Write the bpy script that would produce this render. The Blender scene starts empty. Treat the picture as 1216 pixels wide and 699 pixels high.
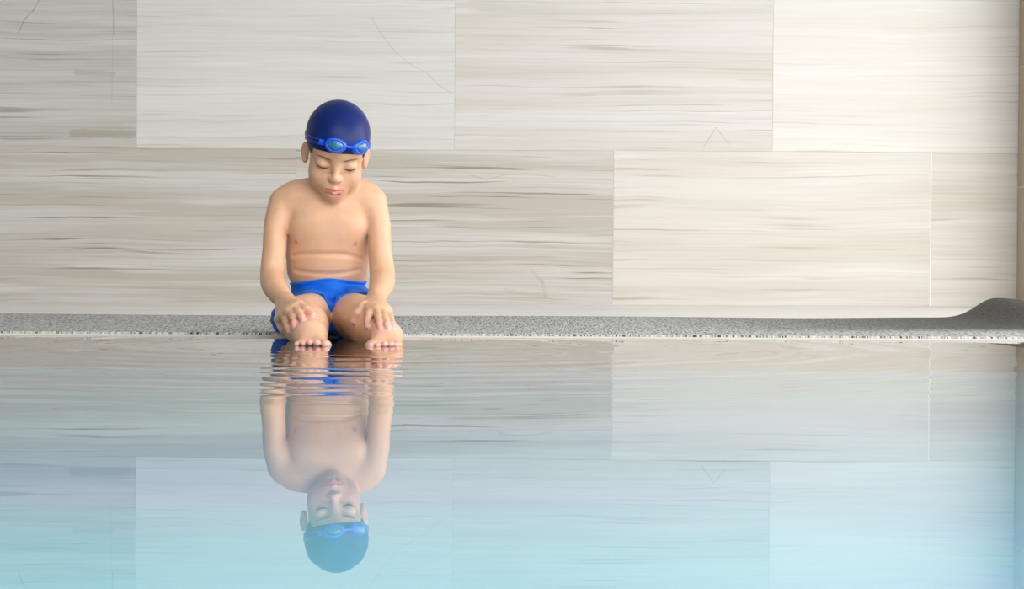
import bpy, bmesh, math, random
import numpy as np
from mathutils import Vector, Matrix

# ------------------------------------------------------------------ camera
scene = bpy.context.scene
COL = scene.collection
FPX = 2703.0                      # focal length in pixels of a 1216x699 frame
CAM_Z = 0.194                     # camera height above the water
HORIZON = 296.0
PITCH = math.atan((349.5 - HORIZON) / FPX)
ROLL = math.radians(0.33)
fwd = Vector((0, math.cos(PITCH), -math.sin(PITCH)))
up0 = Vector((0, math.sin(PITCH), math.cos(PITCH)))
rt0 = Vector((1, 0, 0))
rt = rt0 * math.cos(ROLL) + up0 * math.sin(ROLL)
up = up0 * math.cos(ROLL) - rt0 * math.sin(ROLL)
cam_data = bpy.data.cameras.new('camera')
cam_data.sensor_width = 36.0
cam_data.lens = 36.0 * FPX / 1216.0
cam_data.clip_start = 0.02
cam = bpy.data.objects.new('camera', cam_data)
COL.objects.link(cam)
M = Matrix((rt, up, -fwd)).transposed().to_4x4()
M.translation = Vector((0, 0, CAM_Z))
cam.matrix_world = M
scene.camera = cam

# ------------------------------------------------------------------ daylight
world = bpy.data.worlds.new('world')
scene.world = world
world.use_nodes = True
bg = world.node_tree.nodes['Background']
bg.inputs['Color'].default_value = (1.0, 1.0, 1.0, 1)     # even, bright overcast sky
bg.inputs['Strength'].default_value = 6.0

def portal(name, loc, rot, sx, sy):
    l = bpy.data.lights.new(name, 'AREA')
    l.shape = 'RECTANGLE'; l.size = sx; l.size_y = sy
    l.cycles.is_portal = True
    o = bpy.data.objects.new(name, l); COL.objects.link(o)
    o.location = loc; o.rotation_euler = rot
RW = 1.777                         # the column that closes the view on the right
PIER_Y = 7.80                      # its front
ROOM_R, WIN_Y = 3.5, 7.3           # glazed right hand side of the hall
ROOM_L, ROOM_F, ROOM_T = -5.2, -2.0, 3.25
WALL_Y = 8.015
portal('window_light', (ROOM_R + 0.1, (WIN_Y + ROOM_F) / 2, 1.55), (0, math.radians(90), 0), 2.75, WIN_Y - ROOM_F)
portal('window_light', (2.1, ROOM_F - 0.1, 1.55), (math.radians(90), 0, 0), 2.8, 2.75)
portal('added_roof_light', (.65, .4, ROOM_T + .1), (0, 0, 0), 4.5, 3.6)  # daylight portal for the opening added in the unseen ceiling

scene.view_settings.view_transform = 'Standard'
scene.view_settings.look = 'None'
scene.view_settings.gamma = 1.0
scene.view_settings.use_curve_mapping = False
scene.view_settings.exposure = -0.30
scene.cycles.use_denoising = True

# ------------------------------------------------------------------ helpers
def B(x, y, d=0.0):
    """world point seen at frame pixel (x, y) at distance 5 + d"""
    v = fwd + rt * ((x - 608.0) / FPX) + up * ((349.5 - y) / FPX)
    t = (5.0 + d) / v.y
    p = v * t
    return np.array((p.x, p.y, p.z + CAM_Z))

def link(name, me, mats=None, parent=None, smooth=False):
    o = bpy.data.objects.new(name, me)
    COL.objects.link(o)
    if mats is not None:
        for m in (mats if isinstance(mats, (list, tuple)) else [mats]):
            me.materials.append(m)
    if parent: o.parent = parent
    if smooth:
        me.polygons.foreach_set('use_smooth', np.ones(len(me.polygons), bool))
    return o

def mesh_from(name, verts, faces):
    me = bpy.data.meshes.new(name)
    me.from_pydata([tuple(map(float, v)) for v in verts], [], [tuple(map(int, f)) for f in faces])
    me.update()
    return me

def box_mesh(name, lo, hi, bevel=0.0):
    bm = bmesh.new()
    bmesh.ops.create_cube(bm, size=1)
    for v in bm.verts:
        v.co = Vector([lo[i] + (v.co[i] + .5) * (hi[i] - lo[i]) for i in range(3)])
    if bevel:
        bmesh.ops.bevel(bm, geom=list(bm.edges), offset=bevel, segments=1, affect='EDGES')
    me = bpy.data.meshes.new(name); bm.to_mesh(me); bm.free()
    return me

def tag(o, label=None, cat=None, kind=None, group=None):
    if label: o['label'] = label
    if cat: o['category'] = cat
    if kind: o['kind'] = kind
    if group: o['group'] = group
    return o

class NT:
    """small node tree writer"""
    def __init__(s, name):
        s.m = bpy.data.materials.new(name); s.m.use_nodes = True
        s.t = s.m.node_tree; s.t.nodes.clear()
        s.out = s.n('ShaderNodeOutputMaterial')
    def n(s, typ, **kw):
        nd = s.t.nodes.new(typ)
        for k, v in kw.items():
            if k.startswith('i_'):
                s.set(nd.inputs[k[2:]], v)
            else:
                setattr(nd, k, v)
        return nd
    def set(s, sock, v):
        if isinstance(v, bpy.types.NodeSocket): s.t.links.new(v, sock)
        elif isinstance(v, bpy.types.Node): s.t.links.new(v.outputs[0], sock)
        else: sock.default_value = v
    def math(s, op, *a, clamp=False):
        nd = s.n('ShaderNodeMath', operation=op, use_clamp=clamp)
        for i, v in enumerate(a): s.set(nd.inputs[i], v)
        return nd.outputs[0]
    def vec(s, op, *a):
        nd = s.n('ShaderNodeVectorMath', operation=op)
        for i, v in enumerate(a): s.set(nd.inputs[i], v)
        return nd.outputs['Value'] if op in ('DOT_PRODUCT', 'LENGTH', 'DISTANCE') else nd.outputs[0]
    def scale(s, v, k):
        nd = s.n('ShaderNodeVectorMath', operation='SCALE')
        s.set(nd.inputs[0], v); s.set(nd.inputs['Scale'], k)
        return nd.outputs[0]
    def comb(s, x, y, z):
        nd = s.n('ShaderNodeCombineXYZ')
        for i, v in enumerate((x, y, z)): s.set(nd.inputs[i], v)
        return nd.outputs[0]
    def sep(s, v):
        nd = s.n('ShaderNodeSeparateXYZ'); s.set(nd.inputs[0], v)
        return nd.outputs
    def noise(s, v, scale, detail=2.0, rough=.5, dist=0.0):
        nd = s.n('ShaderNodeTexNoise')
        s.set(nd.inputs['Vector'], v); nd.inputs['Scale'].default_value = scale
        nd.inputs['Detail'].default_value = detail; nd.inputs['Roughness'].default_value = rough
        nd.inputs['Distortion'].default_value = dist
        return nd
    def maprange(s, v, a, b, c=0.0, d=1.0, smooth=True):
        nd = s.n('ShaderNodeMapRange', interpolation_type='SMOOTHSTEP' if smooth else 'LINEAR')
        s.set(nd.inputs[0], v)
        for i, q in enumerate((a, b, c, d)): s.set(nd.inputs[i + 1], q)
        return nd.outputs[0]
    def mix(s, f, a, b, mode='MIX'):
        nd = s.n('ShaderNodeMix', data_type='RGBA', blend_type=mode)
        s.set(nd.inputs[0], f)
        for i, v in ((6, a), (7, b)):
            s.set(nd.inputs[i], v if not isinstance(v, tuple) else (v + (1,))[:4])
        return nd.outputs[2]
    def bsdf(s, color, rough=.5, **kw):
        nd = s.n('ShaderNodeBsdfPrincipled')
        s.set(nd.inputs['Base Color'], color if not isinstance(color, tuple) else (color + (1,))[:4])
        s.set(nd.inputs['Roughness'], rough)
        for k, v in kw.items(): s.set(nd.inputs[k], v)
        return nd
    def done(s, sh, vol=None):
        s.t.links.new(sh.outputs[0] if isinstance(sh, bpy.types.Node) else sh, s.out.inputs['Surface'])
        return s.m

def plain(name, color, rough=.5, **kw):
    t = NT(name)
    return t.done(t.bsdf(color, rough, **kw))

# ------------------------------------------------------------------ materials of the room
def stone(name, marks=(), mark_col=(.33, .26, .19)):
    """veined limestone; the object colour sets the tile's tone (r: light/dark, g: strength of veining, b: warmth)"""
    t = NT(name)
    tc = t.n('ShaderNodeTexCoord').outputs['Object']
    oi = t.n('ShaderNodeObjectInfo')
    off = t.math('MULTIPLY', oi.outputs['Random'], 37.0)
    x, y, z = t.sep(tc)
    zz = t.math('ADD', z, y)
    base = t.comb(t.math('ADD', x, off), 0.0, t.math('ADD', zz, off))
    warp = t.noise(t.vec('MULTIPLY', base, (1.3, 1, 5.0)), 1.0, 3.0)
    zw = t.math('ADD', t.math('ADD', zz, off), t.math('MULTIPLY', warp.outputs[0], .05))
    c1 = t.comb(t.math('MULTIPLY', t.math('ADD', x, off), .55), 0.0, t.math('MULTIPLY', zw, 11.0))
    bands = t.noise(c1, 1.0, 4.0, .6)
    c2 = t.comb(t.math('MULTIPLY', t.math('ADD', x, off), 1.1), 3.3, t.math('MULTIPLY', zw, 130.0))
    fine = t.noise(c2, 1.0, 3.0, .62)
    c3 = t.comb(t.math('MULTIPLY', t.math('ADD', x, off), 1.3), 8.1, t.math('MULTIPLY', zw, 95.0))
    lines = t.noise(c3, 1.0, 2.0, .5)
    cloud = t.noise(t.vec('MULTIPLY', base, (2.2, 1, 3.0)), 1.0, 3.0)
    col = t.sep(oi.outputs['Color'])
    tone, vein, warm = col[0], col[1], col[2]
    fb = t.maprange(bands.outputs[0], .34, .70)
    ff = t.maprange(fine.outputs[0], .38, .72)
    fl = t.maprange(lines.outputs[0], .58, .68)
    patch = t.maprange(cloud.outputs[0], .38, .66)
    light = t.mix(warm, (.735, .725, .70), (.76, .715, .66))
    mid = t.mix(warm, (.56, .525, .475), (.63, .555, .475))
    dark = t.mix(warm, (.34, .30, .25), (.42, .34, .27))
    k = t.math('MULTIPLY', t.math('ADD', t.math('MULTIPLY', fb, .75), t.math('MULTIPLY', ff, .36)), vein, clamp=True)
    c = t.mix(k, light, mid)
    k2 = t.math('MULTIPLY', t.math('MULTIPLY', fl, t.math('MULTIPLY_ADD', patch, .55, .16)), vein, clamp=True)
    c = t.mix(k2, c, dark)
    white = t.maprange(t.noise(c1, 2.3, 2.0).outputs[0], .60, .74)
    c = t.mix(t.math('MULTIPLY', white, .45), c, (.86, .85, .83))
    p = t.comb(x, 0.0, zz)
    for (a, b, w, strength) in marks:
        a3, b3 = Vector((a[0], 0, a[1])), Vector((b[0], 0, b[1]))
        ba = b3 - a3
        pa = t.vec('SUBTRACT', p, tuple(a3))
        h = t.math('DIVIDE', t.vec('DOT_PRODUCT', pa, tuple(ba)), ba.dot(ba), clamp=True)
        d = t.vec('LENGTH', t.vec('SUBTRACT', pa, t.scale(tuple(ba), h)))
        wob = t.noise(t.vec('MULTIPLY', base, (30, 1, 30)), 1.0, 3.0)
        d = t.math('ADD', d, t.math('MULTIPLY', t.math('SUBTRACT', wob.outputs[0], .5), w * .9))
        f = t.maprange(d, w * .45, w, strength, 0.0)
        c = t.mix(f, c, mark_col)
    tonev = t.comb(tone, tone, tone)
    c = t.mix(1.0, c, tonev, 'MULTIPLY')
    rough = t.math('MULTIPLY_ADD', fine.outputs[0], .2, .30)
    bmp = t.n('ShaderNodeBump', i_Height=fine.outputs[0]); bmp.inputs['Distance'].default_value = .0006
    bmp.inputs['Strength'].default_value = .3
    return t.done(t.bsdf(c, rough, Normal=bmp.outputs[0], **{'Specular IOR Level': .35}))

def deck_stone():
    t = NT('pale_deck_stone')
    tc = t.n('ShaderNodeTexCoord').outputs['Object']
    n1 = t.noise(t.vec('MULTIPLY', tc, (1.2, 9, 1)), 1.0, 4.0)
    n2 = t.noise(tc, 3.0, 3.0)
    c = t.mix(t.maprange(n1.outputs[0], .35, .7), (.88, .87, .855), (.80, .78, .75))
    c = t.mix(t.math('MULTIPLY', n2.outputs[0], .18), c, (.68, .65, .61))
    return t.done(t.bsdf(c, .45))

def shelf_stone():
    t = NT('submerged_shelf_stone')
    tc = t.n('ShaderNodeTexCoord').outputs['Object']
    n1 = t.noise(t.vec('MULTIPLY', tc, (1.0, 5, 1)), 1.0, 4.0)
    c = t.mix(n1.outputs[0], (.60, .585, .56), (.46, .455, .45))
    return t.done(t.bsdf(c, .6))

def pool_plaster():
    t = NT('aqua_pool_plaster')
    tc = t.n('ShaderNodeTexCoord').outputs['Object']
    n1 = t.noise(t.vec('MULTIPLY', tc, (.8, 2.2, 1.0)), 1.0, 4.0, .55)
    n2 = t.noise(t.vec('MULTIPLY', tc, (.5, 1.3, 1.0)), 1.0, 2.0, .5)
    c = t.mix(t.maprange(n1.outputs[0], .36, .66), (.35, .78, .92), (.33, .63, .91))
    c = t.mix(t.maprange(n2.outputs[0], .50, .68), c, (.52, .65, .92))
    return t.done(t.bsdf(c, .6))

def mat_mesh():
    t = NT('grey_mesh_matting')
    tc = t.n('ShaderNodeTexCoord').outputs['Object']
    x, y, z = t.sep(tc)
    p = t.comb(t.math('MULTIPLY', x, 130.0), t.math('MULTIPLY', y, 14.0), 0.0)
    vo = t.n('ShaderNodeTexVoronoi', feature='DISTANCE_TO_EDGE'); t.set(vo.inputs['Vector'], p)
    vo.inputs['Scale'].default_value = 1.0
    hole = t.maprange(vo.outputs['Distance'], .05, .22)
    n = t.noise(t.vec('MULTIPLY', tc, (120, 22, 1)), 1.0, 2.0)
    c = t.mix(hole, (.60, .61, .605), (.05, .05, .048))
    c = t.mix(t.maprange(n.outputs[0], .4, .65), c, (.38, .385, .38))
    back = t.math('MULTIPLY', t.maprange(x, .2, 1.25), t.maprange(y, 5.25, 5.6))  # mask for the painted shade, growing to the right and rear
    c = t.mix(t.math('MULTIPLY', back, .92), c, (.032, .031, .025))      # shade of the right rear band and hump, painted into the colour
    bmp = t.n('ShaderNodeBump', i_Height=t.math('MULTIPLY', hole, -1.0))
    bmp.inputs['Distance'].default_value = .0008; bmp.inputs['Strength'].default_value = .3
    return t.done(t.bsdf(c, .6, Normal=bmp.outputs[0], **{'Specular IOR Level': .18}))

def water_mat(feet):
    """clear pool water: mirror reflection by Fresnel, otherwise clear with a faint blue tint; tiny slopes make the ripples"""
    t = NT('pool_water')
    pos = t.n('ShaderNodeNewGeometry').outputs['Position']
    x, y, z = t.sep(pos)
    # slow swell over the whole pool
    n1 = t.noise(t.vec('MULTIPLY', pos, (1.1, 4.5, 1)), 1.0, 2.0)
    n2 = t.noise(t.vec('MULTIPLY', pos, (6.0, 26.0, 1)), 1.0, 1.0)
    sw = t.vec('SUBTRACT', n1.outputs['Color'], (.5, .5, .5))
    sw2 = t.vec('SUBTRACT', n2.outputs['Color'], (.5, .5, .5))
    slope = t.vec('ADD', t.vec('MULTIPLY', sw, (.004, .0022, 0)), t.vec('MULTIPLY', sw2, (.003, .0012, 0)))
    # rings spreading from the legs
    for (fx, fy, reach, amp, wl) in feet:
        dv = t.vec('SUBTRACT', pos, (fx, fy, 0.0))
        r = t.vec('LENGTH', dv)
        nr = t.noise(t.vec('MULTIPLY', pos, (3.0, 3.0, 1)), 1.0, 2.0)
        ph = t.math('MULTIPLY_ADD', r, 2 * math.pi / wl, t.math('MULTIPLY', nr.outputs[0], 7.0))
        a = t.math('MULTIPLY', t.math('SINE', ph), t.math('MULTIPLY', t.maprange(r, reach * .45, reach, amp, 0.0), t.maprange(r, 0.0, reach * .45, .12, 1.0)))
        dirv = t.vec('NORMALIZE', dv)
        slope = t.vec('ADD', slope, t.scale(dirv, a))
    nrm = t.vec('NORMALIZE', t.vec('ADD', slope, (0, 0, 1)))
    fr = t.n('ShaderNodeFresnel'); fr.inputs['IOR'].default_value = 1.333; t.set(fr.inputs['Normal'], nrm)
    gl = t.n('ShaderNodeBsdfGlossy'); gl.inputs['Roughness'].default_value = .0; t.set(gl.inputs['Normal'], nrm)
    gl.inputs['Color'].default_value = (1, 1, 1, 1)
    tr = t.n('ShaderNodeBsdfTransparent'); tr.inputs['Color'].default_value = (.90, .99, 1.0, 1)
    mx = t.n('ShaderNodeMixShader')
    t.set(mx.inputs[0], fr.outputs[0]); t.set(mx.inputs[1], tr.outputs[0]); t.set(mx.inputs[2], gl.outputs[0])
    return t.done(mx)

MAT = {}
MAT['grout'] = plain('pale_grout', (.64, .61, .56), .8)
MAT['plaster'] = plain('white_plaster', (.45, .43, .40), .8)
MAT['frame'] = plain('window_frame_grey', (.30, .30, .30), .4)
MAT['deck'] = deck_stone()
MAT['shelf'] = shelf_stone()
MAT['pool'] = pool_plaster()
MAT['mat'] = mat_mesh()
MAT['coping'] = plain('cream_coping', (.62, .56, .49), .7)

# ------------------------------------------------------------------ the room
wall = link('wall_back', box_mesh('wall_back', (ROOM_L, WALL_Y + .0012, -.3), (ROOM_R + .2, WALL_Y + .25, ROOM_T)), MAT['grout'])
tag(wall, 'stone clad back wall behind the pool deck', kind='structure')
TW, TH, G = 1.118, .541, .0012
J1 = B(540, 90, 3.015)[0]          # a vertical joint of the upper course
J0 = B(728, 270, 3.015)[0]         # a vertical joint of the lower course
Z0 = B(608, 360.6, 3.015)[2]       # foot of the tiles
X1 = RW

def loc_mark(px, org, w=.004, s=.7):
    pts = [B(*q, 3.0) - np.array(org) for q in px]
    return [((a[0], a[2]), (b[0], b[2]), w, s) for a, b in zip(pts[:-1], pts[1:])]

def tile(parent, name, x0, x1, z0, z1, color, marks_px=()):
    org = ((x0 + x1) / 2, WALL_Y, (z0 + z1) / 2)
    w, h = (x1 - x0 - G) / 2, (z1 - z0 - G) / 2
    me = box_mesh(name, (-w, 0, -h), (w, .014, h), .0005)
    m = MAT['stone']
    if marks_px:
        mk = []
        for pl, wd, st in marks_px: mk += loc_mark(pl, org, wd, st)
        m = stone('veined_limestone_marked', mk)
    o = link(name, me, m, parent)
    o.location = org
    o.color = color + (1,)
    return o

MAT['stone'] = stone('veined_limestone')
marks = {   # natural veins and stains of single tiles, keyed by (course, joint number)
    (1, -2): [([(47, -3), (38, 12), (28, 22), (21, 38)], .0032, .5), ([(133, -3), (134, 40)], .003, .45),
              ([(133, 36), (132, 120)], .0022, .2), ([(86, 158), (170, 159)], .020, .38), ([(90, 86), (134, 87)], .012, .28)],
    (1, -1): [([(440, 20), (456, 45), (470, 62), (490, 78), (505, 85), (520, 100), (536, 110)], .0026, .22)],
    (1, 0): [([(836, 174), (851, 151), (866, 171)], .0028, .32)],
    (0, -1): [([(560, 208), (578, 213), (600, 207), (625, 206), (660, 210)], 0.003, .22), ([(632, 322), (644, 335), (648, 352)], .010, .14),
              ([(600, 345), (648, 352)], .010, .12)],
}
tones = {(1, -2): (.86, 1.15, .10), (1, -1): (.97, .62, .12), (1, 0): (.95, .85, .45), (1, 1): (1.02, .50, .55),
         (0, -2): (.87, 1.5, .35), (0, -1): (.86, 1.6, .45), (0, 0): (.96, .75, .75), (0, 1): (.97, .95, .75)}
rng = random.Random(4)
for r in range(6):
    z0 = Z0 + r * TH
    z1 = min(z0 + TH, ROOM_T)
    if z1 - z0 < .05: break
    J = J0 if r % 2 == 0 else J1
    for c in range(-5, 3):
        x0, x1 = max(J + c * TW, ROOM_L), min(J + (c + 1) * TW, X1)
        if x1 - x0 < .03: continue
        colr = tones.get((r, c), (rng.uniform(.86, 1.0), rng.uniform(.6, 1.2), rng.uniform(.1, .7)))
        tile(wall, 'tile', x0, x1, z0, z1, colr, marks.get((r, c), ()))

gx = J0 + TW
link('grout_line', box_mesh('grout_line', (gx - .0016, WALL_Y - .0004, Z0), (gx + .0016, WALL_Y + .004, Z0 + TH)), plain('white_grout', (.88, .85, .80), .8), wall)
pier = link('column', box_mesh('column', (RW + .0012, PIER_Y, -.3), (RW + .60, WALL_Y + .014, ROOM_T)), MAT['grout'])
tag(pier, kind='structure')
PM = plain('tan_stone', (.47, .39, .30), .5)
for r in range(8):
    z0 = Z0 + r * .42
    z1 = min(z0 + .42, ROOM_T)
    hz, hy = (z1 - z0 - .004) / 2, (WALL_Y - PIER_Y) / 2
    o = link('tile', box_mesh('tile', (0, -hy - .012, -hz), (.014, hy - .001, hz), .0015), PM, pier)
    o.location = (RW, (WALL_Y + PIER_Y) / 2, (z0 + z1) / 2)
    o = link('tile', box_mesh('tile', (0.002, 0, -hz), (.59, .013, hz), .0015), PM, pier)
    o.location = (RW + .014, PIER_Y - .012, (z0 + z1) / 2)

# the glazed sides: lintel, sill and slim posts; ceiling; far left wall
def struct(name, lo, hi, m, parent=None):
    o = link(name, box_mesh(name, lo, hi), m, parent)
    if parent is None: tag(o, kind='structure')
    return o
struct('wall_left', (ROOM_L - .2, ROOM_F, -1.4), (ROOM_L, WALL_Y + .25, ROOM_T), MAT['plaster'])
ADDED_OPENING = (-1.6, 2.9, -1.4, 2.2)       # opening added in the unseen ceiling to brighten the pool and the figure
struct('ceiling', (ROOM_L - .2, ADDED_OPENING[3], ROOM_T), (ROOM_R + .2, WALL_Y + .25, ROOM_T + .15), MAT['plaster'])
struct('ceiling', (ROOM_L - .2, ROOM_F - .2, ROOM_T), (ROOM_R + .2, ADDED_OPENING[2], ROOM_T + .15), MAT['plaster'])
struct('ceiling', (ROOM_L - .2, ADDED_OPENING[2], ROOM_T), (ADDED_OPENING[0], ADDED_OPENING[3], ROOM_T + .15), MAT['plaster'])
struct('ceiling', (ADDED_OPENING[1], ADDED_OPENING[2], ROOM_T), (ROOM_R + .2, ADDED_OPENING[3], ROOM_T + .15), MAT['plaster'])
struct('wall_right', (ROOM_R, WIN_Y, -.3), (ROOM_R + .2, WALL_Y + .25, ROOM_T), MAT['plaster'])
w1 = struct('window_1', (ROOM_R, ROOM_F, 2.94), (ROOM_R + .2, WIN_Y, ROOM_T), MAT['plaster'])
struct('sill', (ROOM_R, ROOM_F, -1.3), (ROOM_R + .2, WIN_Y, .12), MAT['plaster'], w1)
for k in range(1, 5):
    yk = WIN_Y - k * (WIN_Y - ROOM_F) / 5
    struct('mullion', (ROOM_R + .05, yk - .03, .12), (ROOM_R + .13, yk + .03, 2.94), MAT['frame'], w1)
struct('wall_front', (ROOM_L, ROOM_F - .2, -1.3), (.7, ROOM_F, 2.94), MAT['plaster'])
w2 = struct('window_2', (ROOM_L, ROOM_F - .2, 2.94), (ROOM_R + .2, ROOM_F, ROOM_T), MAT['plaster'])
struct('sill', (.7, ROOM_F - .2, -1.3), (ROOM_R + .2, ROOM_F, .12), MAT['plaster'], w2)
for k in range(1, 4):
    xk = .7 + k * .7
    struct('mullion', (xk - .03, ROOM_F - .13, .12), (xk + .03, ROOM_F - .05, 2.94), MAT['frame'], w2)

# deck, coping, pool basin
EDGE = 5.0
PX0, PX1, PY0 = -4.8, 2.9, -1.6
floor = link('floor', box_mesh('floor', (ROOM_L, EDGE + .02, -.25), (ROOM_R, WALL_Y + .014, .0)), MAT['deck'])
tag(floor, kind='structure')
struct('floor', (PX1 + .05, ROOM_F, -.25), (ROOM_R, EDGE + .02, .0), MAT['deck'])
struct('floor', (ROOM_L, ROOM_F, -.25), (PX0, EDGE + .02, .0), MAT['deck'])
struct('floor', (PX0, ROOM_F, -.25), (PX1 + .05, PY0, .0), MAT['deck'])
cop = link('trim_1', box_mesh('trim_1', (PX0, EDGE - .004, -.20), (PX1 + .05, EDGE + .02, .003), .002), MAT['coping'])
tag(cop, kind='structure')
struct('trim_2', (PX1, PY0, -.20), (PX1 + .05, EDGE, .003), MAT['coping'])

SH = -.036
LIP = 4.36
prof = [(EDGE + .02, SH, 1), (LIP, SH, 0), (LIP - .02, SH - .012, 0), (2.6, -.13, 0), (PY0, -.33, 0), (PY0, 0.0, 0)]
bm = bmesh.new()
rows = [[bm.verts.new((X, yy, zz)) for X in (PX0, PX1)] for yy, zz, _ in prof]
for (ra, rb, p) in zip(rows[:-1], rows[1:], prof[:-1]):
    bm.faces.new((ra[0], rb[0], rb[1], ra[1])).material_index = p[2]
for i, X in enumerate((PX0, PX1)):
    a = bm.verts.new((X, EDGE + .02, 0))
    bm.faces.new([a] + [r_[i] for r_ in rows])
me = bpy.data.meshes.new('pool_basin'); bm.to_mesh(me); bm.free()
basin = link('pool_basin', me, [MAT['pool'], MAT['shelf']])
tag(basin, kind='structure')

# ------------------------------------------------------------------ mesh mat along the edge
def build_mat():
    nx, ny = 420, 26
    xs = np.concatenate([np.linspace(-4.7, .6, 60)[:-1], np.linspace(.6, RW - .01, nx - 59)])
    ys = np.linspace(EDGE + .045, 6.40, ny)
    x, y = np.meshgrid(xs, ys, indexing='ij')
    ss = lambda v, a, b: (lambda q: q * q * (3 - 2 * q))(np.clip((v - a) / (b - a), 0, 1))
    v = (y - ys[0]) / (ys[-1] - ys[0])
    ridge = .056 * np.exp(-np.abs((x - 1.365) / np.where(x < 1.365, .078, .16)) ** 2.2) + .005 * ss(x, .75, 1.2)
    z = .0058 + ridge * ss(v, .12, .95) ** 1.1 + .002 * np.sin(x * 7.0) * np.sin(v * 3.1)
    z += .0015 * np.sin(x * 3.1 + 1) * v
    y = y + .006 * np.sin(x * 2.3) + .004 * np.sin(x * 5.9 + .6)
    top = np.stack([x, y, z], -1).reshape(-1, 3)
    bot = top - np.array((0, 0, .006))
    N = len(top)
    idx = np.arange(N).reshape(len(xs), ny)
    q = np.stack([idx[:-1, :-1], idx[1:, :-1], idx[1:, 1:], idx[:-1, 1:]], -1).reshape(-1, 4)
    faces = [tuple(f) for f in q] + [tuple(f[::-1] + N) for f in q]
    rim = list(idx[:, 0]) + list(idx[-1, 1:]) + list(idx[-2::-1, -1]) + list(idx[0, -2:0:-1])
    for a, b in zip(rim, rim[1:] + rim[:1]):
        faces.append((a, a + N, b + N, b))
    me = mesh_from('mesh_mat', np.concatenate([top, bot]), faces)
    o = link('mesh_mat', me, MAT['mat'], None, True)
    tag(o, 'long grey mesh mat on the deck, its right end humped up at the corner', 'mat')
build_mat()

# ------------------------------------------------------------------ signed distance modelling for the figure
VOX = .0017
LO = np.array((-.62, 4.46, -.04)); HI = np.array((-.18, 5.26, .58))
LO = np.minimum(LO, B(300, 300, 0) - .0); 
DIM = np.ceil((HI - LO) / VOX).astype(int) + 1

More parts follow.
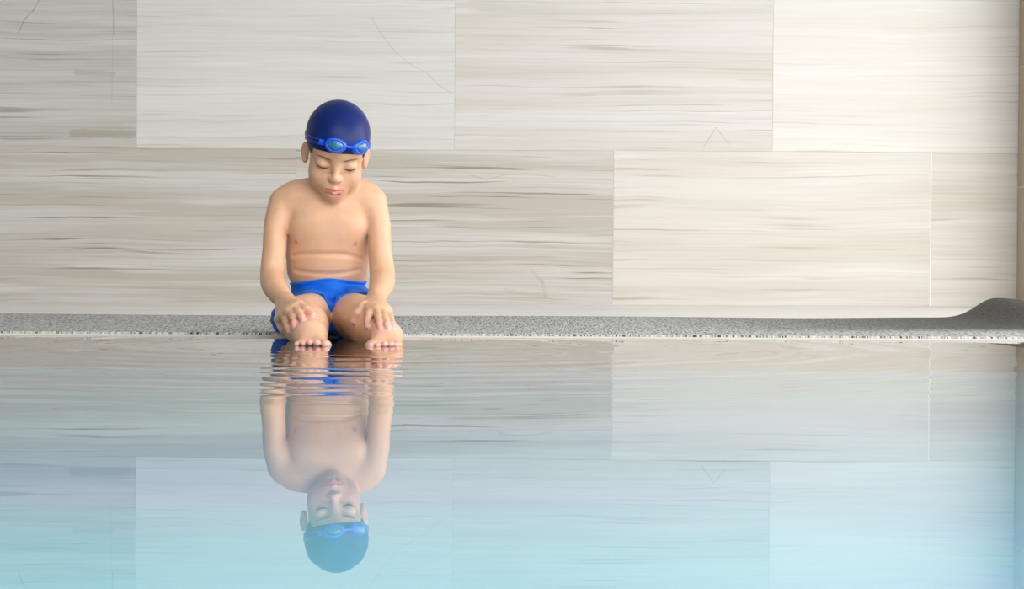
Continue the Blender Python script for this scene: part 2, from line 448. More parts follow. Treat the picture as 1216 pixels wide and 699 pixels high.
class Field:
    def __init__(s, lo=LO, dim=DIM, vox=VOX):
        s.lo, s.dim, s.vox = np.array(lo, float), np.array(dim), vox
        s.F = np.full(tuple(dim), 1.0, np.float32)
    def region(s, lo, hi):
        a = np.clip(np.floor((np.array(lo) - s.lo) / s.vox).astype(int), 0, s.dim)
        b = np.clip(np.ceil((np.array(hi) - s.lo) / s.vox).astype(int) + 1, 0, s.dim)
        sl = tuple(slice(i, j) for i, j in zip(a, b))
        ax = [(s.lo[i] + s.vox * np.arange(a[i], b[i])).astype(np.float32) for i in range(3)]
        return sl, np.meshgrid(*ax, indexing='ij', sparse=True)
    def apply(s, sl, d, k, op):
        f = s.F[sl]
        if op == 'add':
            h = np.maximum(k - np.abs(f - d), 0) / k if k > 0 else 0
            s.F[sl] = np.minimum(f, d) - (h * h * k * .25 if k > 0 else 0)
        else:
            g = -d
            h = np.maximum(k - np.abs(f - g), 0) / k
            s.F[sl] = np.maximum(f, g) + h * h * k * .25
    def cone(s, a, b, r1, r2, k=.01, op='add', flat=None):
        a, b = np.asarray(a, float), np.asarray(b, float)
        m = max(r1, r2) * 1.05 + k + .004
        sl, (X, Y, Z) = s.region(np.minimum(a, b) - m, np.maximum(a, b) + m)
        px, py, pz = X - a[0], Y - a[1], Z - a[2]
        ba = b - a
        L = max(float(ba @ ba), 1e-12)
        t = np.clip((px * ba[0] + py * ba[1] + pz * ba[2]) / L, 0, 1)
        qx, qy, qz = px - t * ba[0], py - t * ba[1], pz - t * ba[2]
        if flat is not None:                    # (axis, factor > 1): thinner along the axis
            n, fac = flat
            n = np.asarray(n, float) / np.linalg.norm(n)
            dn = (qx * n[0] + qy * n[1] + qz * n[2]) * (fac - 1)
            qx, qy, qz = qx + dn * n[0], qy + dn * n[1], qz + dn * n[2]
        d = np.sqrt(qx * qx + qy * qy + qz * qz) - (r1 + (r2 - r1) * t)
        if flat is not None: d = d / (1 + .3 * (flat[1] - 1))
        s.apply(sl, d.astype(np.float32), k, op)
    def ell(s, c, r, R=None, k=.02, op='add'):
        c, r = np.asarray(c, float), np.asarray(r, float)
        R = np.eye(3) if R is None else R
        ext = np.sqrt(((R * r) ** 2).sum(1)) + k + .004
        sl, (X, Y, Z) = s.region(c - ext, c + ext)
        x, y, z = X - c[0], Y - c[1], Z - c[2]
        lx = R[0, 0] * x + R[1, 0] * y + R[2, 0] * z
        ly = R[0, 1] * x + R[1, 1] * y + R[2, 1] * z
        lz = R[0, 2] * x + R[1, 2] * y + R[2, 2] * z
        k0 = np.sqrt((lx / r[0]) ** 2 + (ly / r[1]) ** 2 + (lz / r[2]) ** 2)
        k1 = np.sqrt((lx / r[0] ** 2) ** 2 + (ly / r[1] ** 2) ** 2 + (lz / r[2] ** 2) ** 2) + 1e-6
        s.apply(sl, (k0 * (k0 - 1) / k1).astype(np.float32), k, op)
    def chain(s, pts, k=.01, op='add', sub=5):
        """a limb: a smooth curve of tapering cones through the joints, joined in a field of its own, then blended on"""
        P = np.array([np.append(np.asarray(p, float), r) for p, r in pts])
        E = np.vstack([2 * P[0] - P[1], P, 2 * P[-1] - P[-2]])
        C = []
        for i in range(1, len(E) - 2):
            p0, p1, p2, p3 = E[i - 1:i + 3]
            for t in np.arange(sub) / sub:
                C.append(.5 * (2 * p1 + (p2 - p0) * t + (2 * p0 - 5 * p1 + 4 * p2 - p3) * t * t + (3 * p1 - p0 - 3 * p2 + p3) * t ** 3))
        C = np.array(C + [P[-1]])
        m = C[:, 3].max() + k + .004
        sl, (X, Y, Z) = s.region(C[:, :3].min(0) - m, C[:, :3].max(0) + m)
        D = None
        for a, b in zip(C[:-1], C[1:]):
            px, py, pz = X - a[0], Y - a[1], Z - a[2]
            ba = (b - a)[:3]
            t = np.clip((px * ba[0] + py * ba[1] + pz * ba[2]) / max(float(ba @ ba), 1e-12), 0, 1)
            d = np.sqrt((px - t * ba[0]) ** 2 + (py - t * ba[1]) ** 2 + (pz - t * ba[2]) ** 2) - (a[3] + (b[3] - a[3]) * t)
            D = d if D is None else np.minimum(D, d)
        s.apply(sl, D.astype(np.float32), k, op)
    def sample(s, P):
        P = np.asarray(P, float)
        g = (P - s.lo) / s.vox
        g = np.clip(g, 0, np.array(s.dim) - 1.001)
        i = g.astype(int); f = g - i
        out = 0
        for dx in (0, 1):
            for dy in (0, 1):
                for dz in (0, 1):
                    w = (f[..., 0] if dx else 1 - f[..., 0]) * (f[..., 1] if dy else 1 - f[..., 1]) * (f[..., 2] if dz else 1 - f[..., 2])
                    out = out + w * s.F[i[..., 0] + dx, i[..., 1] + dy, i[..., 2] + dz]
        return out
    def grad(s, p):
        e = s.vox * 1.5
        p = np.asarray(p, float)
        g = np.array([s.sample(p + e * v) - s.sample(p - e * v) for v in np.eye(3)])
        return g / (np.linalg.norm(g) + 1e-9)
    def hit(s, x, y, lift=0.0, default=-.2):
        """first surface point seen through pixel (x, y); lifted towards the viewer"""
        ds = np.arange(-.53, .24, .001)
        P = np.array([B(x, y, d) for d in (ds[0], ds[-1])])
        t = ((ds - ds[0]) / (ds[-1] - ds[0]))[:, None]
        P = P[0] * (1 - t) + P[1] * t
        v = s.sample(P)
        w = np.nonzero(v < 0)[0]
        d = default
        if len(w):
            i = w[0]
            d = ds[i] if i == 0 else ds[i - 1] + .001 * v[i - 1] / (v[i - 1] - v[i])
        return B(x, y, d - lift)

def surface_nets(F, lo, vox):
    ids, pos, quads = [], [], []
    ny, nz = F.shape[1], F.shape[2]
    S = F < 0
    st = np.array((ny * nz, nz, 1))
    for ax in range(3):
        a = [slice(None)] * 3; b = [slice(None)] * 3
        a[ax] = slice(0, -1); b[ax] = slice(1, None)
        ch = S[tuple(a)] != S[tuple(b)]
        o1, o2 = [(1, 2), (2, 0), (0, 1)][ax]
        I = np.argwhere(ch)
        ok = (I[:, o1] > 0) & (I[:, o2] > 0) & (I[:, o1] < F.shape[o1] - 1) & (I[:, o2] < F.shape[o2] - 1)
        I = I[ok]
        J = I.copy(); J[:, ax] += 1
        f0 = F[I[:, 0], I[:, 1], I[:, 2]]; f1 = F[J[:, 0], J[:, 1], J[:, 2]]
        t = f0 / (f0 - f1)
        p = I.astype(float); p[:, ax] += t
        base = I @ st
        c = [base, base - st[o1], base - st[o1] - st[o2], base - st[o2]]
        flip = f0 > 0
        q = np.stack(c, 1)
        q[flip] = q[flip][:, ::-1]
        quads.append(q)
        for cc in c: ids.append(cc); pos.append(p)
    ids = np.concatenate(ids); pos = np.concatenate(pos)
    uq, inv = np.unique(ids, return_inverse=True)
    cnt = np.bincount(inv)
    V = np.stack([np.bincount(inv, pos[:, i]) / cnt for i in range(3)], 1)
    Q = np.searchsorted(uq, np.concatenate(quads))
    return V * vox + lo, Q

def relax(V, Q, n=2, lam=.5):
    e = np.concatenate([Q[:, [0, 1]], Q[:, [1, 2]], Q[:, [2, 3]], Q[:, [3, 0]]])
    deg = np.bincount(e.ravel(), minlength=len(V))[:, None]
    for _ in range(n):
        for l in (lam, -lam * 1.03):
            acc = np.stack([np.bincount(e[:, 0], V[e[:, 1], i], len(V)) + np.bincount(e[:, 1], V[e[:, 0], i], len(V)) for i in range(3)], 1)
            V = V + l * (acc / deg - V)
    return V

def fast_mesh(name, V, Q):
    me = bpy.data.meshes.new(name)
    me.vertices.add(len(V)); me.vertices.foreach_set('co', V.astype(np.float32).ravel())
    me.loops.add(Q.size); me.loops.foreach_set('vertex_index', Q.astype(np.int32).ravel())
    me.polygons.add(len(Q))
    me.polygons.foreach_set('loop_start', np.arange(0, Q.size, 4, dtype=np.int32))
    me.update(calc_edges=True); me.validate()
    me.polygons.foreach_set('use_smooth', np.ones(len(me.polygons), bool))
    return me

body = Field()
# --- trunk of the figure: pelvis, belly, chest, shoulders
body.ell(B(391, 362, .105), (.090, .078, .062), k=.01)
body.ell(B(389, 322, .080), (.090, .066, .055), k=.03)
body.ell(B(389.5, 297, .070), (.094, .062, .055), k=.03)
body.ell(B(390, 268, .065), (.089, .060, .070), k=.03)
for px in (368, 413): body.ell(B(px, 268, .032), (.040, .024, .036), k=.03)
body.cone(B(352, 236, .065), B(430, 236, .065), .038, .038, k=.03)
body.cone(B(398, 222, .065), B(352, 236, .068), .034, .030, k=.03)
body.cone(B(398, 222, .065), B(432, 236, .068), .034, .030, k=.03)
for px in (347, 437): body.ell(B(px, 378, .095), (.044, .060, .038), k=.02)
# --- legs
legs = {
    'L': [((372, 370, .10), .055), ((369, 376, -.05), .052), ((358, 378, -.165), .048), ((364, 387, -.255), .0465), ((368, 398, -.355), .031)],
    'R': [((419, 370, .10), .055), ((421, 376, -.05), .052), ((429, 378, -.165), .049), ((443, 388, -.255), .0455), ((458, 399, -.345), .030)],
}
for kx, ch in legs.items():
    pts = [(B(*p), r) for p, r in ch]
    body.chain(pts, k=.006, sub=10)
body.ell(B(394, 356, .035), (.030, .040, .032), k=.02)
F_low = Field(); F_low.F = body.F.copy()

# --- feet: instep, ball and five toes, resting on the shelf
feet = {
    'L': dict(ank=(369, 399, -.36), ball=[(385, 411, -.435), (357, 411, -.425)],
              toes=[((386, 408, -.452), (386.5, 408.5, -.470), .0088), ((376.5, 408, -.455), (376.5, 407, -.474), .0066),
                    ((368, 408, -.452), (368, 406.5, -.471), .0062), ((360.5, 408, -.447), (360, 407.5, -.464), .0058),
                    ((353.5, 409, -.440), (352.5, 408.5, -.455), .0055)]),
    'R': dict(ank=(459, 400, -.35), ball=[(441, 412, -.430), (470, 411, -.420)],
              toes=[((441.5, 411, -.445), (440, 411, -.462), .0078), ((449.5, 410, -.450), (448.5, 410, -.468), .0062),
                    ((457, 409, -.449), (456.5, 408.5, -.467), .0062), ((464, 409, -.444), (464, 408.5, -.461), .0060),
                    ((471, 410, -.437), (471, 409.5, -.452), .0058)]),
}
for kx, f in feet.items():
    A = B(*f['ank'])
    b0, b1 = B(*f['ball'][0]), B(*f['ball'][1])
    body.cone(A, (b0 + b1) / 2 + np.array((0, .03, .0)), .030, .018, k=.02, flat=((0, 0, 1), 1.1))
    body.cone(A + np.array((0, .025, -.012)), A + np.array((0, .01, -.016)), .020, .020, k=.015)
    body.cone(A, b0 + np.array((0, .012, -.001)), .022, .0115, k=.016)
    body.cone(A, b1 + np.array((0, .012, -.001)), .020, .0100, k=.016)
    body.cone(b0 + np.array((0, .012, 0)), b1 + np.array((0, .012, 0)), .0110, .0095, k=.012)
    for a, b, r in f['toes']:
        body.cone(B(*a) + np.array((0, .02, 0)), B(*b), r * .9, r, k=.004)

# --- belly folds, collar hollow
def groove(px, r, k=.008, depth=.5, F=body):
    P = [F.hit(x, y, r * (1 - depth)) for x, y in px]
    n = len(P) - 1
    tp = lambda i: r * (.25 + .75 * math.sin(math.pi * i / n))
    F.chain([(p, tp(i)) for i, p in enumerate(P)], k, 'cut', 3)
groove([(347, 304), (354, 302.6), (365, 301.6), (376, 301.6), (388, 302), (400, 301.8), (410, 302.5), (420, 304.5), (429, 307)], .0024, .009, .45)
groove([(350, 321), (360, 323), (370, 324.3), (380, 325.2), (392, 325.6), (403, 325), (413, 323.6), (422, 321.5), (428, 319.5)], .0024, .009, .48)

# --- arms
arms = {
    'L': [((338, 241, .062), .0345), ((328, 268, .040), .0270), ((326, 295, .022), .0262), ((323.5, 326, .000), .0270), ((326, 340, -.045), .0265), ((339, 359, -.125), .0195)],
    'R': [((441, 241, .062), .0345), ((449.5, 268, .040), .0262), ((451, 295, .022), .0262), ((454, 325, .000), .0275), ((453, 339, -.045), .0270), ((446, 357, -.120), .0195)],
}
for kx, ch in arms.items():
    pts = [(B(*p), r) for p, r in ch]
    body.cone(pts[0][0], pts[1][0], pts[0][1], pts[1][1], k=.014)
    body.chain(pts, k=.003)

# --- hands: each joint is laid on the leg below it
def finger(px, radii, lifts, k=.004):
    P = [F_low.hit(x, y, l) for (x, y), l in zip(px, lifts)]
    for a, b, ra, rb in zip(P[:-1], P[1:], radii[:-1], radii[1:]):
        body.cone(a, b, ra, rb, k)
    return P
def hand(wrist, palm, fingers, thumb):
    W = B(*wrist)
    kn = []
    tips = []
    for px in palm:
        kn.append(F_low.hit(px[0], px[1], px[2]))
    for q, r in zip(kn, (.0125, .0125, .012, .011)):
        body.cone(W, q, .0165, r, k=.010)
    for a, b in zip(kn[:-1], kn[1:]): body.cone(a, b, .0105, .0105, k=.008)
    for q, f in zip(kn, fingers):
        P = [q] + [F_low.hit(x, y, l) for x, y, l in f]
        rs = [.0086, .0076, .0068, .0060]
        for a, b, ra, rb in zip(P[:-1], P[1:], rs[:-1], rs[1:]): body.cone(a, b, ra, rb, k=.0035)
        tips.append(P[-1])
    P = [W * .55 + kn[0] * .45] + [F_low.hit(x, y, l) for x, y, l in thumb]
    for a, b, ra, rb in zip(P[:-1], P[1:], (.0135, .0105, .0085), (.0105, .0085, .0070)): body.cone(a, b, ra, rb, k=.005)
    tips.append(P[-1])
    return tips
tips = hand((339, 358, -.122),
            [(351, 366, .016), (345, 370, .016), (338, 374, .015), (332, 379, .013)],
            [[(355, 371, .021), (358, 376, .015), (360, 381, .0075)],
             [(348, 377, .021), (350, 383, .015), (350, 388, .0075)],
             [(340, 382, .018), (342, 388, .013), (343, 393, .0075)],
             [(333, 386, .012), (335, 391, .009), (337, 396, .006)]],
            [(355, 362, .018), (364, 368, .013), (371, 374, .0075)])
tips += hand((446, 357, -.118),
             [(440, 366, .016), (447, 368, .016), (454, 369, .015), (459, 369, .013)],
             [[(438, 374, .021), (437, 381, .015), (436.5, 387, .0075)],
              [(449.5, 377, .021), (451, 384, .015), (452, 390, .0075)],
              [(457, 378, .020), (459.5, 385, .014), (461, 391, .0075)],
              [(463, 377, .012), (466, 384, .009), (467, 389, .006)]],
             [(432, 363, .018), (425, 372, .013), (420, 381, .0075)])

# --- head
def Rx(a): c, s = math.cos(a), math.sin(a); return np.array(((1, 0, 0), (0, c, -s), (0, s, c)))
def Ry(a): c, s = math.cos(a), math.sin(a); return np.array(((c, 0, s), (0, 1, 0), (-s, 0, c)))
def Rz(a): c, s = math.cos(a), math.sin(a); return np.array(((c, -s, 0), (s, c, 0), (0, 0, 1)))
HR = Rz(math.radians(8)) @ Ry(math.radians(5)) @ Rx(math.radians(27))
HS = .985
HO = B(400, 196.5, -.045) - HR @ (np.array((0, -.076, -.004)) * HS)
def H(x, y, z): return HO + HR @ (np.array((x, y, z)) * HS)
def hell(c, r, k=.012, op='add', F=body, R=None): F.ell(H(*c), np.array(r) * HS, HR if R is None else HR @ R, k, op)
def hcone(a, b, r1, r2, k=.006, op='add', F=body): F.cone(H(*a), H(*b), r1 * HS, r2 * HS, k, op)

skull = Field()
hell((0, .008, .036), (.0690, .086, .070), F=skull, k=.01)
hell((0, -.036, .022), (.052, .044, .044), F=skull, k=.03)
F_skull = Field(); F_skull.F = skull.F.copy()
sk = skull.F; bf = body.F
body.cone(B(397, 228, .062), H(0, .028, -.045), .040, .034, k=.022)
h_ = np.maximum(.012 - np.abs(bf - sk), 0) / .012
body.F = (np.minimum(bf, sk) - h_ * h_ * .003).astype(np.float32)
del skull, sk, bf, h_
hell((0, -.020, -.028), (.0560, .054, .060), k=.02)
for s in (-1, 1):
    hell((s * .031, -.045, -.040), (.025, .026, .028), k=.02)
    hell((s * .024, -.026, -.056), (.0235, .032, .027), k=.02)
hell((0, -.056, -.083), (.020, .018, .016), k=.02)
hell((0, -.066, -.060), (.026, .018, .022), k=.015)
for s in (-1, 1):
    hell((s * .0295, -.0905, -.002), (.0165, .015, .0085), k=.012, op='cut')
    hell((s * .0300, -.0660, -.006), (.0150, .0125, .0110), k=.006)
hcone((0, -.0735, .004), (0, -.0855, -.030), .0055, .0078, k=.012)
hell((0, -.0870, -.0325), (.0095, .0085, .0082), k=.006)
for s in (-1, 1):
    hell((s * .0090, -.0800, -.0355), (.0062, .0080, .0058), k=.005)
for s in (-1, 1):
    hcone((s * .0050, -.0875, -.0420), (s * .0062, -.0830, -.0400), .0026, .0026, k=.003, op='cut')
# lips
for s in (-1, 1):
    hcone((0, -.0832, -.0585), (s * .0160, -.0770, -.0615), .0042, .0024, k=.006)
    hcone((0, -.0825, -.0668), (s * .0130, -.0775, -.0640), .0054, .0028, k=.006)
for s in (-1, 1):
    hcone((0, -.0895, -.0622), (s * .0100, -.0860, -.0620), .0019, .0017, k=.003, op='cut')
    hcone((s * .0100, -.0860, -.0620), (s * .0185, -.0790, -.0630), .0017, .0014, k=.003, op='cut')
hell((0, -.0800, -.0745), (.012, .006, .0035), k=.006, op='cut')
# eye slits below the lowered lids
slit = {}
for s in (-1, 1):
    pts = []
    for u in np.linspace(-1, 1, 9):
        lx, lz = s * (.0300 + .0125 * u), -.0105 - .0030 * (1 - u * u) + .0012 * u
        ys = np.arange(-.10, -.05, .0005)
        v = body.sample(np.array([H(lx, yy, lz) for yy in ys]))
        w = np.nonzero(v < 0)[0]
        pts.append((lx, ys[w[0]], lz))
    slit[s] = pts
for s in (-1, 1):
    for a, b in zip(slit[s][:-1], slit[s][1:]): hcone(a, b, .0013, .0013, k=.002, op='cut')
# ears
for s in (-1, 1):
    R = Rz(s * math.radians(-24))
    hell((s * .0685, .016, -.018), (.0070, .0150, .0225), k=.008, R=R)
    hell((s * .0750, .010, -.015), (.0050, .0085, .0130), k=.005, op='cut', R=R)
    hell((s * .0665, .010, -.036), (.0060, .0080, .0080), k=.006)
F_face = body

# --- mesh of the body and its colouring (lips, cheeks, finger tips, toes)
V, Q = surface_nets(body.F, body.lo, VOX)
V = relax(V, Q, 2)
me_body = fast_mesh('person', V, Q)
def blob(P, r, soft):
    d = np.sqrt(((V - P) ** 2).sum(1)); return 1 - np.clip((d - r) / soft, 0, 1)
def seg(a, b, r, soft):
    ba = b - a; t = np.clip(((V - a) @ ba) / (ba @ ba), 0, 1)
    d = np.sqrt(((V - a - t[:, None] * ba) ** 2).sum(1)); return 1 - np.clip((d - r) / soft, 0, 1)
mask = np.zeros((len(V), 4), np.float32); mask[:, 3] = 1
pink = np.zeros(len(V))
for t_ in tips: pink = np.maximum(pink, .75 * blob(t_, .006, .022))
for kx, f in feet.items():
    for a, b, r in f['toes']: pink = np.maximum(pink, .9 * blob(B(*b), .006, .016))
for s in (-1, 1):
    pink = np.maximum(pink, .18 * blob(H(s * .036, -.068, -.040), .004, .022))
    pink = np.maximum(pink, .30 * blob(H(s * .076, .01, -.012), .012, .02))
pink = np.maximum(pink, .20 * blob(H(0, -.094, -.033), .004, .010))
lips = np.zeros(len(V))
for s in (-1, 1):
    lips = np.maximum(lips, seg(H(0, -.0840, -.0592), H(s * .0155, -.0775, -.0618), .0040, .0022))
    lips = np.maximum(lips, seg(H(0, -.0835, -.0665), H(s * .0125, -.0780, -.0640), .0052, .0024))
nip = np.zeros(len(V))
for px in ((351.5, 287), (422, 289.5)):
    nip = np.maximum(nip, blob(F_low.hit(*px), .0035, .0035))
mask[:, 0] = pink; mask[:, 1] = lips; mask[:, 2] = nip
at = me_body.color_attributes.new('skin_zones', 'FLOAT_COLOR', 'POINT')
at.data.foreach_set('color', mask.ravel())

def skin():
    t = NT('skin')
    zones = t.n('ShaderNodeVertexColor', layer_name='skin_zones')
    sp = t.n('ShaderNodeSeparateColor'); t.set(sp.inputs[0], zones.outputs[0])
    pos = t.n('ShaderNodeTexCoord').outputs['Object']
    n = t.noise(pos, 22.0, 3.0)
    c = t.mix(t.maprange(n.outputs[0], .3, .7), (.66, .375, .225), (.71, .42, .27))
    c = t.mix(sp.outputs[0], c, (.78, .40, .36))
    c = t.mix(sp.outputs[1], c, (.66, .22, .19))
    c = t.mix(t.math('MULTIPLY', sp.outputs[2], .6), c, (.42, .18, .12))
    b = t.bsdf(c, .38, **{'Subsurface Weight': .18, 'Subsurface Scale': .012, 'Specular IOR Level': .4})
    b.inputs['Subsurface Radius'].default_value = (1.0, .35, .18)
    return t.done(b)
person = link('person', me_body, skin())
tag(person, 'person seated at pool edge in navy swim cap and blue trunks, hands on knees', 'person')

# --- swim trunks: cloth over the hips, cut at the waistband and at both leg openings
def crop(F, lo, hi):
    sl, g = F.region(lo, hi)
    lo2 = F.lo + VOX * np.array([s.start for s in sl])
    return F.F[sl].copy(), lo2, g
P0 = B(391, 365, .1)
f, lo2, (X, Y, Z) = crop(F_low, P0 - np.array((.15, .27, .10)), P0 + np.array((.15, .13, .11)))
def plane(p, n):
    n = np.asarray(n, float) / np.linalg.norm(n)
    return (X - p[0]) * n[0] + (Y - p[1]) * n[1] + (Z - p[2]) * n[2]
def smax(a, b, k):
    h = np.maximum(k - np.abs(a - b), 0) / k
    return np.maximum(a, b) + h * h * k * .25
wc = B(391, 332, .03)
wrk = .0020 * np.sin((X * 60 + Z * 210)) * np.exp(-((Z - wc[2] + .025) / .02) ** 2) + .0009 * np.sin(Z * 330 + X * 40)
cloth = f - .0042 - wrk
cloth = smax(cloth, plane(wc, (0, -.10, 1)) + .016 * np.minimum(np.abs(X - wc[0]) / .085, 1.2) ** 1.4 - .005, .004)
hemL = plane(B(372, 349, -.055), (-.22, -1, -.45))
hemR = plane(B(419, 350, -.055), (.22, -1, -.45))
split = (X - B(395, 365, .0)[0])
hem = np.where(split < 0, hemL, hemR)
hem = np.minimum(hem, np.abs(split) * 2.0 + (4.90 - Y) + 0 * Z)
cloth = smax(cloth, hem, .004)
Vt, Qt = surface_nets(cloth.astype(np.float32), lo2, VOX)
me = fast_mesh('swim_trunks', relax(Vt, Qt, 1), Qt)
def fabric(name, c1, c2, rough=.55, sheen=.2):
    t = NT(name)
    pos = t.n('ShaderNodeTexCoord').outputs['Object']
    n = t.noise(pos, 40.0, 3.0)
    c = t.mix(n.outputs[0], c1, c2)
    w = t.noise(pos, 900.0, 1.0)
    bmp = t.n('ShaderNodeBump', i_Height=w.outputs[0]); bmp.inputs['Distance'].default_value = .0004; bmp.inputs['Strength'].default_value = .3
    return t.done(t.bsdf(c, rough, Normal=bmp.outputs[0], **{'Sheen Weight': sheen, 'Specular IOR Level': .25}))
trunks = link('swim_trunks', me, fabric('blue_swim_cloth', (.004, .15, .74), (.003, .12, .62), .55, .0), person)
trunks['label'] = 'bright blue swim trunks'

# --- swim cap
f, lo2, (X, Y, Z) = crop(F_skull, HO - .13, HO + .15)
def headlocal(X, Y, Z):
    x, y, z = X - HO[0], Y - HO[1], Z - HO[2]
    return [(HR[0, i] * x + HR[1, i] * y + HR[2, i] * z) / HS for i in range(3)]
lx, ly, lz = headlocal(X, Y, Z)
brim = (.013 - .20 * ly) - lz
capf = smax(f - .0030, brim, .002)
Vc, Qc = surface_nets(capf.astype(np.float32), lo2, VOX)
cap = link('swim_cap', fast_mesh('swim_cap', relax(Vc, Qc, 2), Qc), fabric('navy_cap_cloth', (.0015, .012, .105), (.0015, .015, .125), .38, .0), person)
cap['label'] = 'navy blue swim cap'

# --- short dark hair showing below the cap at the temples and nape
full, lo3, _ = crop(body, HO - .13, HO + .15)
hairf = smax(f - .0014, (.013 - .20 * ly) - lz - .016 - .0 * lx, .002)
for sd in (-1, 1):
    hf = smax(hairf, .0545 - sd * lx, .004)
    Vh, Qh = surface_nets(hf.astype(np.float32), lo2, VOX)
    hair = link('hair', fast_mesh('hair', relax(Vh, Qh, 2), Qh), MAT.setdefault('hair', plain('black_hair', (.012, .009, .008), .5)), person)
    hair['label'] = 'black hair at the temple'

# --- eyebrows and lashes
def face_pt(lx, lz, lift=0.0):
    ys = np.arange(-.11, -.03, .0005)
    v = body.sample(np.array([H(lx, yy, lz) for yy in ys]))
    w = np.nonzero(v < 0)[0]
    yy = ys[w[0]] if len(w) else -.05
    return H(lx, yy - lift, lz)
def ribbon(name, pts, rad, m, parent, flat=.45, n=6):
    """tapered flattened tube along pts; rad holds half heights"""
    vs, fs = [], []
    nrm = HR @ np.array((0, -1, 0))
    for i, (p, r) in enumerate(zip(pts, rad)):
        tg = pts[min(i + 1, len(pts) - 1)] - pts[max(i - 1, 0)]
        tg = tg / np.linalg.norm(tg)
        side = np.cross(tg, nrm); side /= np.linalg.norm(side)
        for k in range(n):
            a = 2 * math.pi * k / n
            vs.append(p + side * r * math.cos(a) + nrm * r * flat * math.sin(a))
    for i in range(len(pts) - 1):
        for k in range(n):
            fs.append((i * n + k, i * n + (k + 1) % n, (i + 1) * n + (k + 1) % n, (i + 1) * n + k))
    fs.append(tuple(range(n))[::-1]); fs.append(tuple(range((len(pts) - 1) * n, len(pts) * n)))
    return link(name, mesh_from(name, vs, fs), m, parent, True)
m_brow = plain('brow_hair', (.22, .125, .08), .7)
m_lash = plain('lash_dark', (.06, .03, .022), .6)
for s in (-1, 1):
    us = np.linspace(0, 1, 10)
    pts = [face_pt(s * (.0135 + .031 * u), .0105 + .0050 * math.sin(u * 2.2) - .002 * u, -.0002) for u in us]
    ribbon('eyebrow', pts, [.0014 + .0013 * math.sin(math.pi * (u * .8 + .12)) for u in us], m_brow, person)
    pts = [H(*p) for p in slit[s]]
    ribbon('eyelashes', pts, [.0005 + .0006 * math.sin(math.pi * u) for u in np.linspace(0, 1, 9)], m_lash, person, .8)

# ------------------------------------------------------------------ goggles pushed up on the cap
def blue_plastic():
    return plain('blue_goggle_rubber', (.006, .10, .72), .28, **{'Coat Weight': .3})
def lens_mat():
    t = NT('goggle_lens')
    b = t.bsdf((.03, .22, .50), .06, **{'Transmission Weight': .35, 'IOR': 1.45, 'Coat Weight': 1.0})
    return t.done(b)
gog = bpy.data.objects.new('swim_goggles', None); COL.objects.link(gog)
tag(gog, 'blue swim goggles pushed up on the front of the navy cap', 'goggles')
mb, ml, ms = blue_plastic(), lens_mat(), plain('dark_blue_strap', (.004, .035, .30), .35)
capF = Field.__new__(Field); capF.lo, capF.vox, capF.F = lo2, VOX, (f - .0030); capF.dim = np.array(f.shape)
def cap_pt(ang, z):
    """cap surface at angle ang around the head's vertical axis (0 = front) and local height z"""
    rs = np.arange(.03, .115, .0005)
    pts = np.array([H(math.sin(ang) * r, .008 - math.cos(ang) * r, z) for r in rs])
    v = capF.sample(pts)
    w = np.nonzero(v > 0)[0]
    return pts[w[0]] if len(w) else pts[-1]
def cap_normal(p): return capF.grad(p)
def strap_z(a): return .0495 - .031 * min(1 - math.cos(a), 1.0) - .0030 * math.sin(a)
ZUP = HR @ np.array((0, 0, 1))
C_ANG = .20                                   # the goggles sit a little to one side
L_ANG = {-1: C_ANG - .29, 1: C_ANG + .36}
def band(name, a0, a1, dz, hw, th, parent, n=60):
    vs, fs = [], []
    for i in range(n + 1):
        a = a0 + (a1 - a0) * i / n
        p = cap_pt(a, strap_z(a) + dz)
        nn = cap_normal(p)
        u = ZUP - nn * (ZUP @ nn); u /= np.linalg.norm(u)
        vs += [p - u * hw - nn * .0005, p + u * hw - nn * .0005, p + u * hw + nn * th, p - u * hw + nn * th]
    for i in range(n):
        for k in range(4):
            fs.append((i * 4 + k, i * 4 + (k + 1) % 4, i * 4 + 4 + (k + 1) % 4, i * 4 + 4 + k))
    fs += [(0, 1, 2, 3), (n * 4 + 3, n * 4 + 2, n * 4 + 1, n * 4)]
    return link(name, mesh_from(name, vs, fs), mb if name != 'strap' else ms, parent, True)
for dz in (-.0042, .0042):
    band('strap', L_ANG[1] + .34, 2 * math.pi + L_ANG[-1] - .34, dz, .0022, .0022, gog)
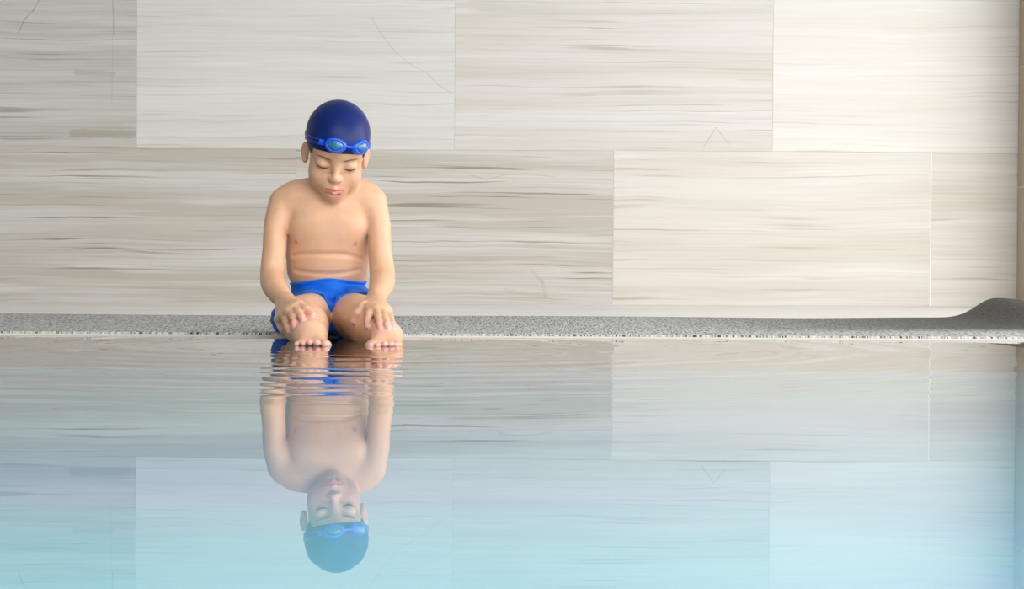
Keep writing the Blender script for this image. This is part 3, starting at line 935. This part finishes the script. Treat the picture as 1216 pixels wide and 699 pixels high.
for s in (-1, 1):
    p = cap_pt(L_ANG[s], strap_z(L_ANG[s]) - .001)
    nn = cap_normal(p)
    w_ = ZUP - nn * (ZUP @ nn); w_ /= np.linalg.norm(w_)
    u_ = np.cross(w_, nn); u_ /= np.linalg.norm(u_)
    if u_ @ (HR @ np.array((1., 0, 0))) < 0: u_ = -u_
    def ring(prof, name, m, parent, a=.0245, b=.0160, cap_last=False, seg_=40):
        vs, fs = [], []
        for (sc, hgt) in prof:
            for k in range(seg_):
                t_ = 2 * math.pi * k / seg_
                cx, sx = math.cos(t_), math.sin(t_)
                e = 1 + .05 * (cx if s > 0 else -cx)          # a little pointed to the outside
                vs.append(p + u_ * a * sc * cx + w_ * b * sc * sx * e + nn * (hgt - .006 * (cx * sc) ** 2))
        for i in range(len(prof) - 1):
            for k in range(seg_):
                fs.append((i * seg_ + k, i * seg_ + (k + 1) % seg_, (i + 1) * seg_ + (k + 1) % seg_, (i + 1) * seg_ + k))
        if cap_last: fs.append(tuple(range((len(prof) - 1) * seg_, len(prof) * seg_)))
        return link(name, mesh_from(name, vs, fs), m, parent, True)
    fr_ = ring([(.96, -.006), (1.02, .001), (1.0, .005), (.90, .0085), (.76, .0095), (.70, .0088), (.68, .004)], 'eyepiece_frame', mb, gog)
    ring([(.72, .0060), (.66, .0092), (.45, .0106), (.22, .0112), (.06, .0114)], 'lens', ml, gog, cap_last=True)
    # side clip holding the strap
    sd = s
    q0 = cap_pt(L_ANG[s] + sd * .25, strap_z(L_ANG[s] + sd * .25)); n0 = cap_normal(q0)
    band('strap_clip', L_ANG[s] + sd * .27, L_ANG[s] + sd * .40, 0.0, .0062, .0046, gog, 8)
band('nose_bridge', L_ANG[-1] + .22, L_ANG[1] - .22, -.001, .0028, .0060, gog, 14)

# ------------------------------------------------------------------ water
fl, frr = B(370, 410, -.46), B(456, 410, -.45)
wm = water_mat([(fl[0], fl[1], 2.1, .015, .15), (frr[0], frr[1], 2.0, .012, .115), (RW, 4.9, .75, .012, .11)])
bm = bmesh.new()
vs = [bm.verts.new(c) for c in ((PX0, PY0, -.0006), (PX1, PY0, -.0006), (PX1, EDGE, -.0006), (PX0, EDGE, -.0006))]
bm.faces.new(vs)
me = bpy.data.meshes.new('pool_water'); bm.to_mesh(me); bm.free()
water = link('pool_water', me, wm)
tag(water, 'still blue pool water mirroring the wall and the seated person', 'water', kind='stuff')
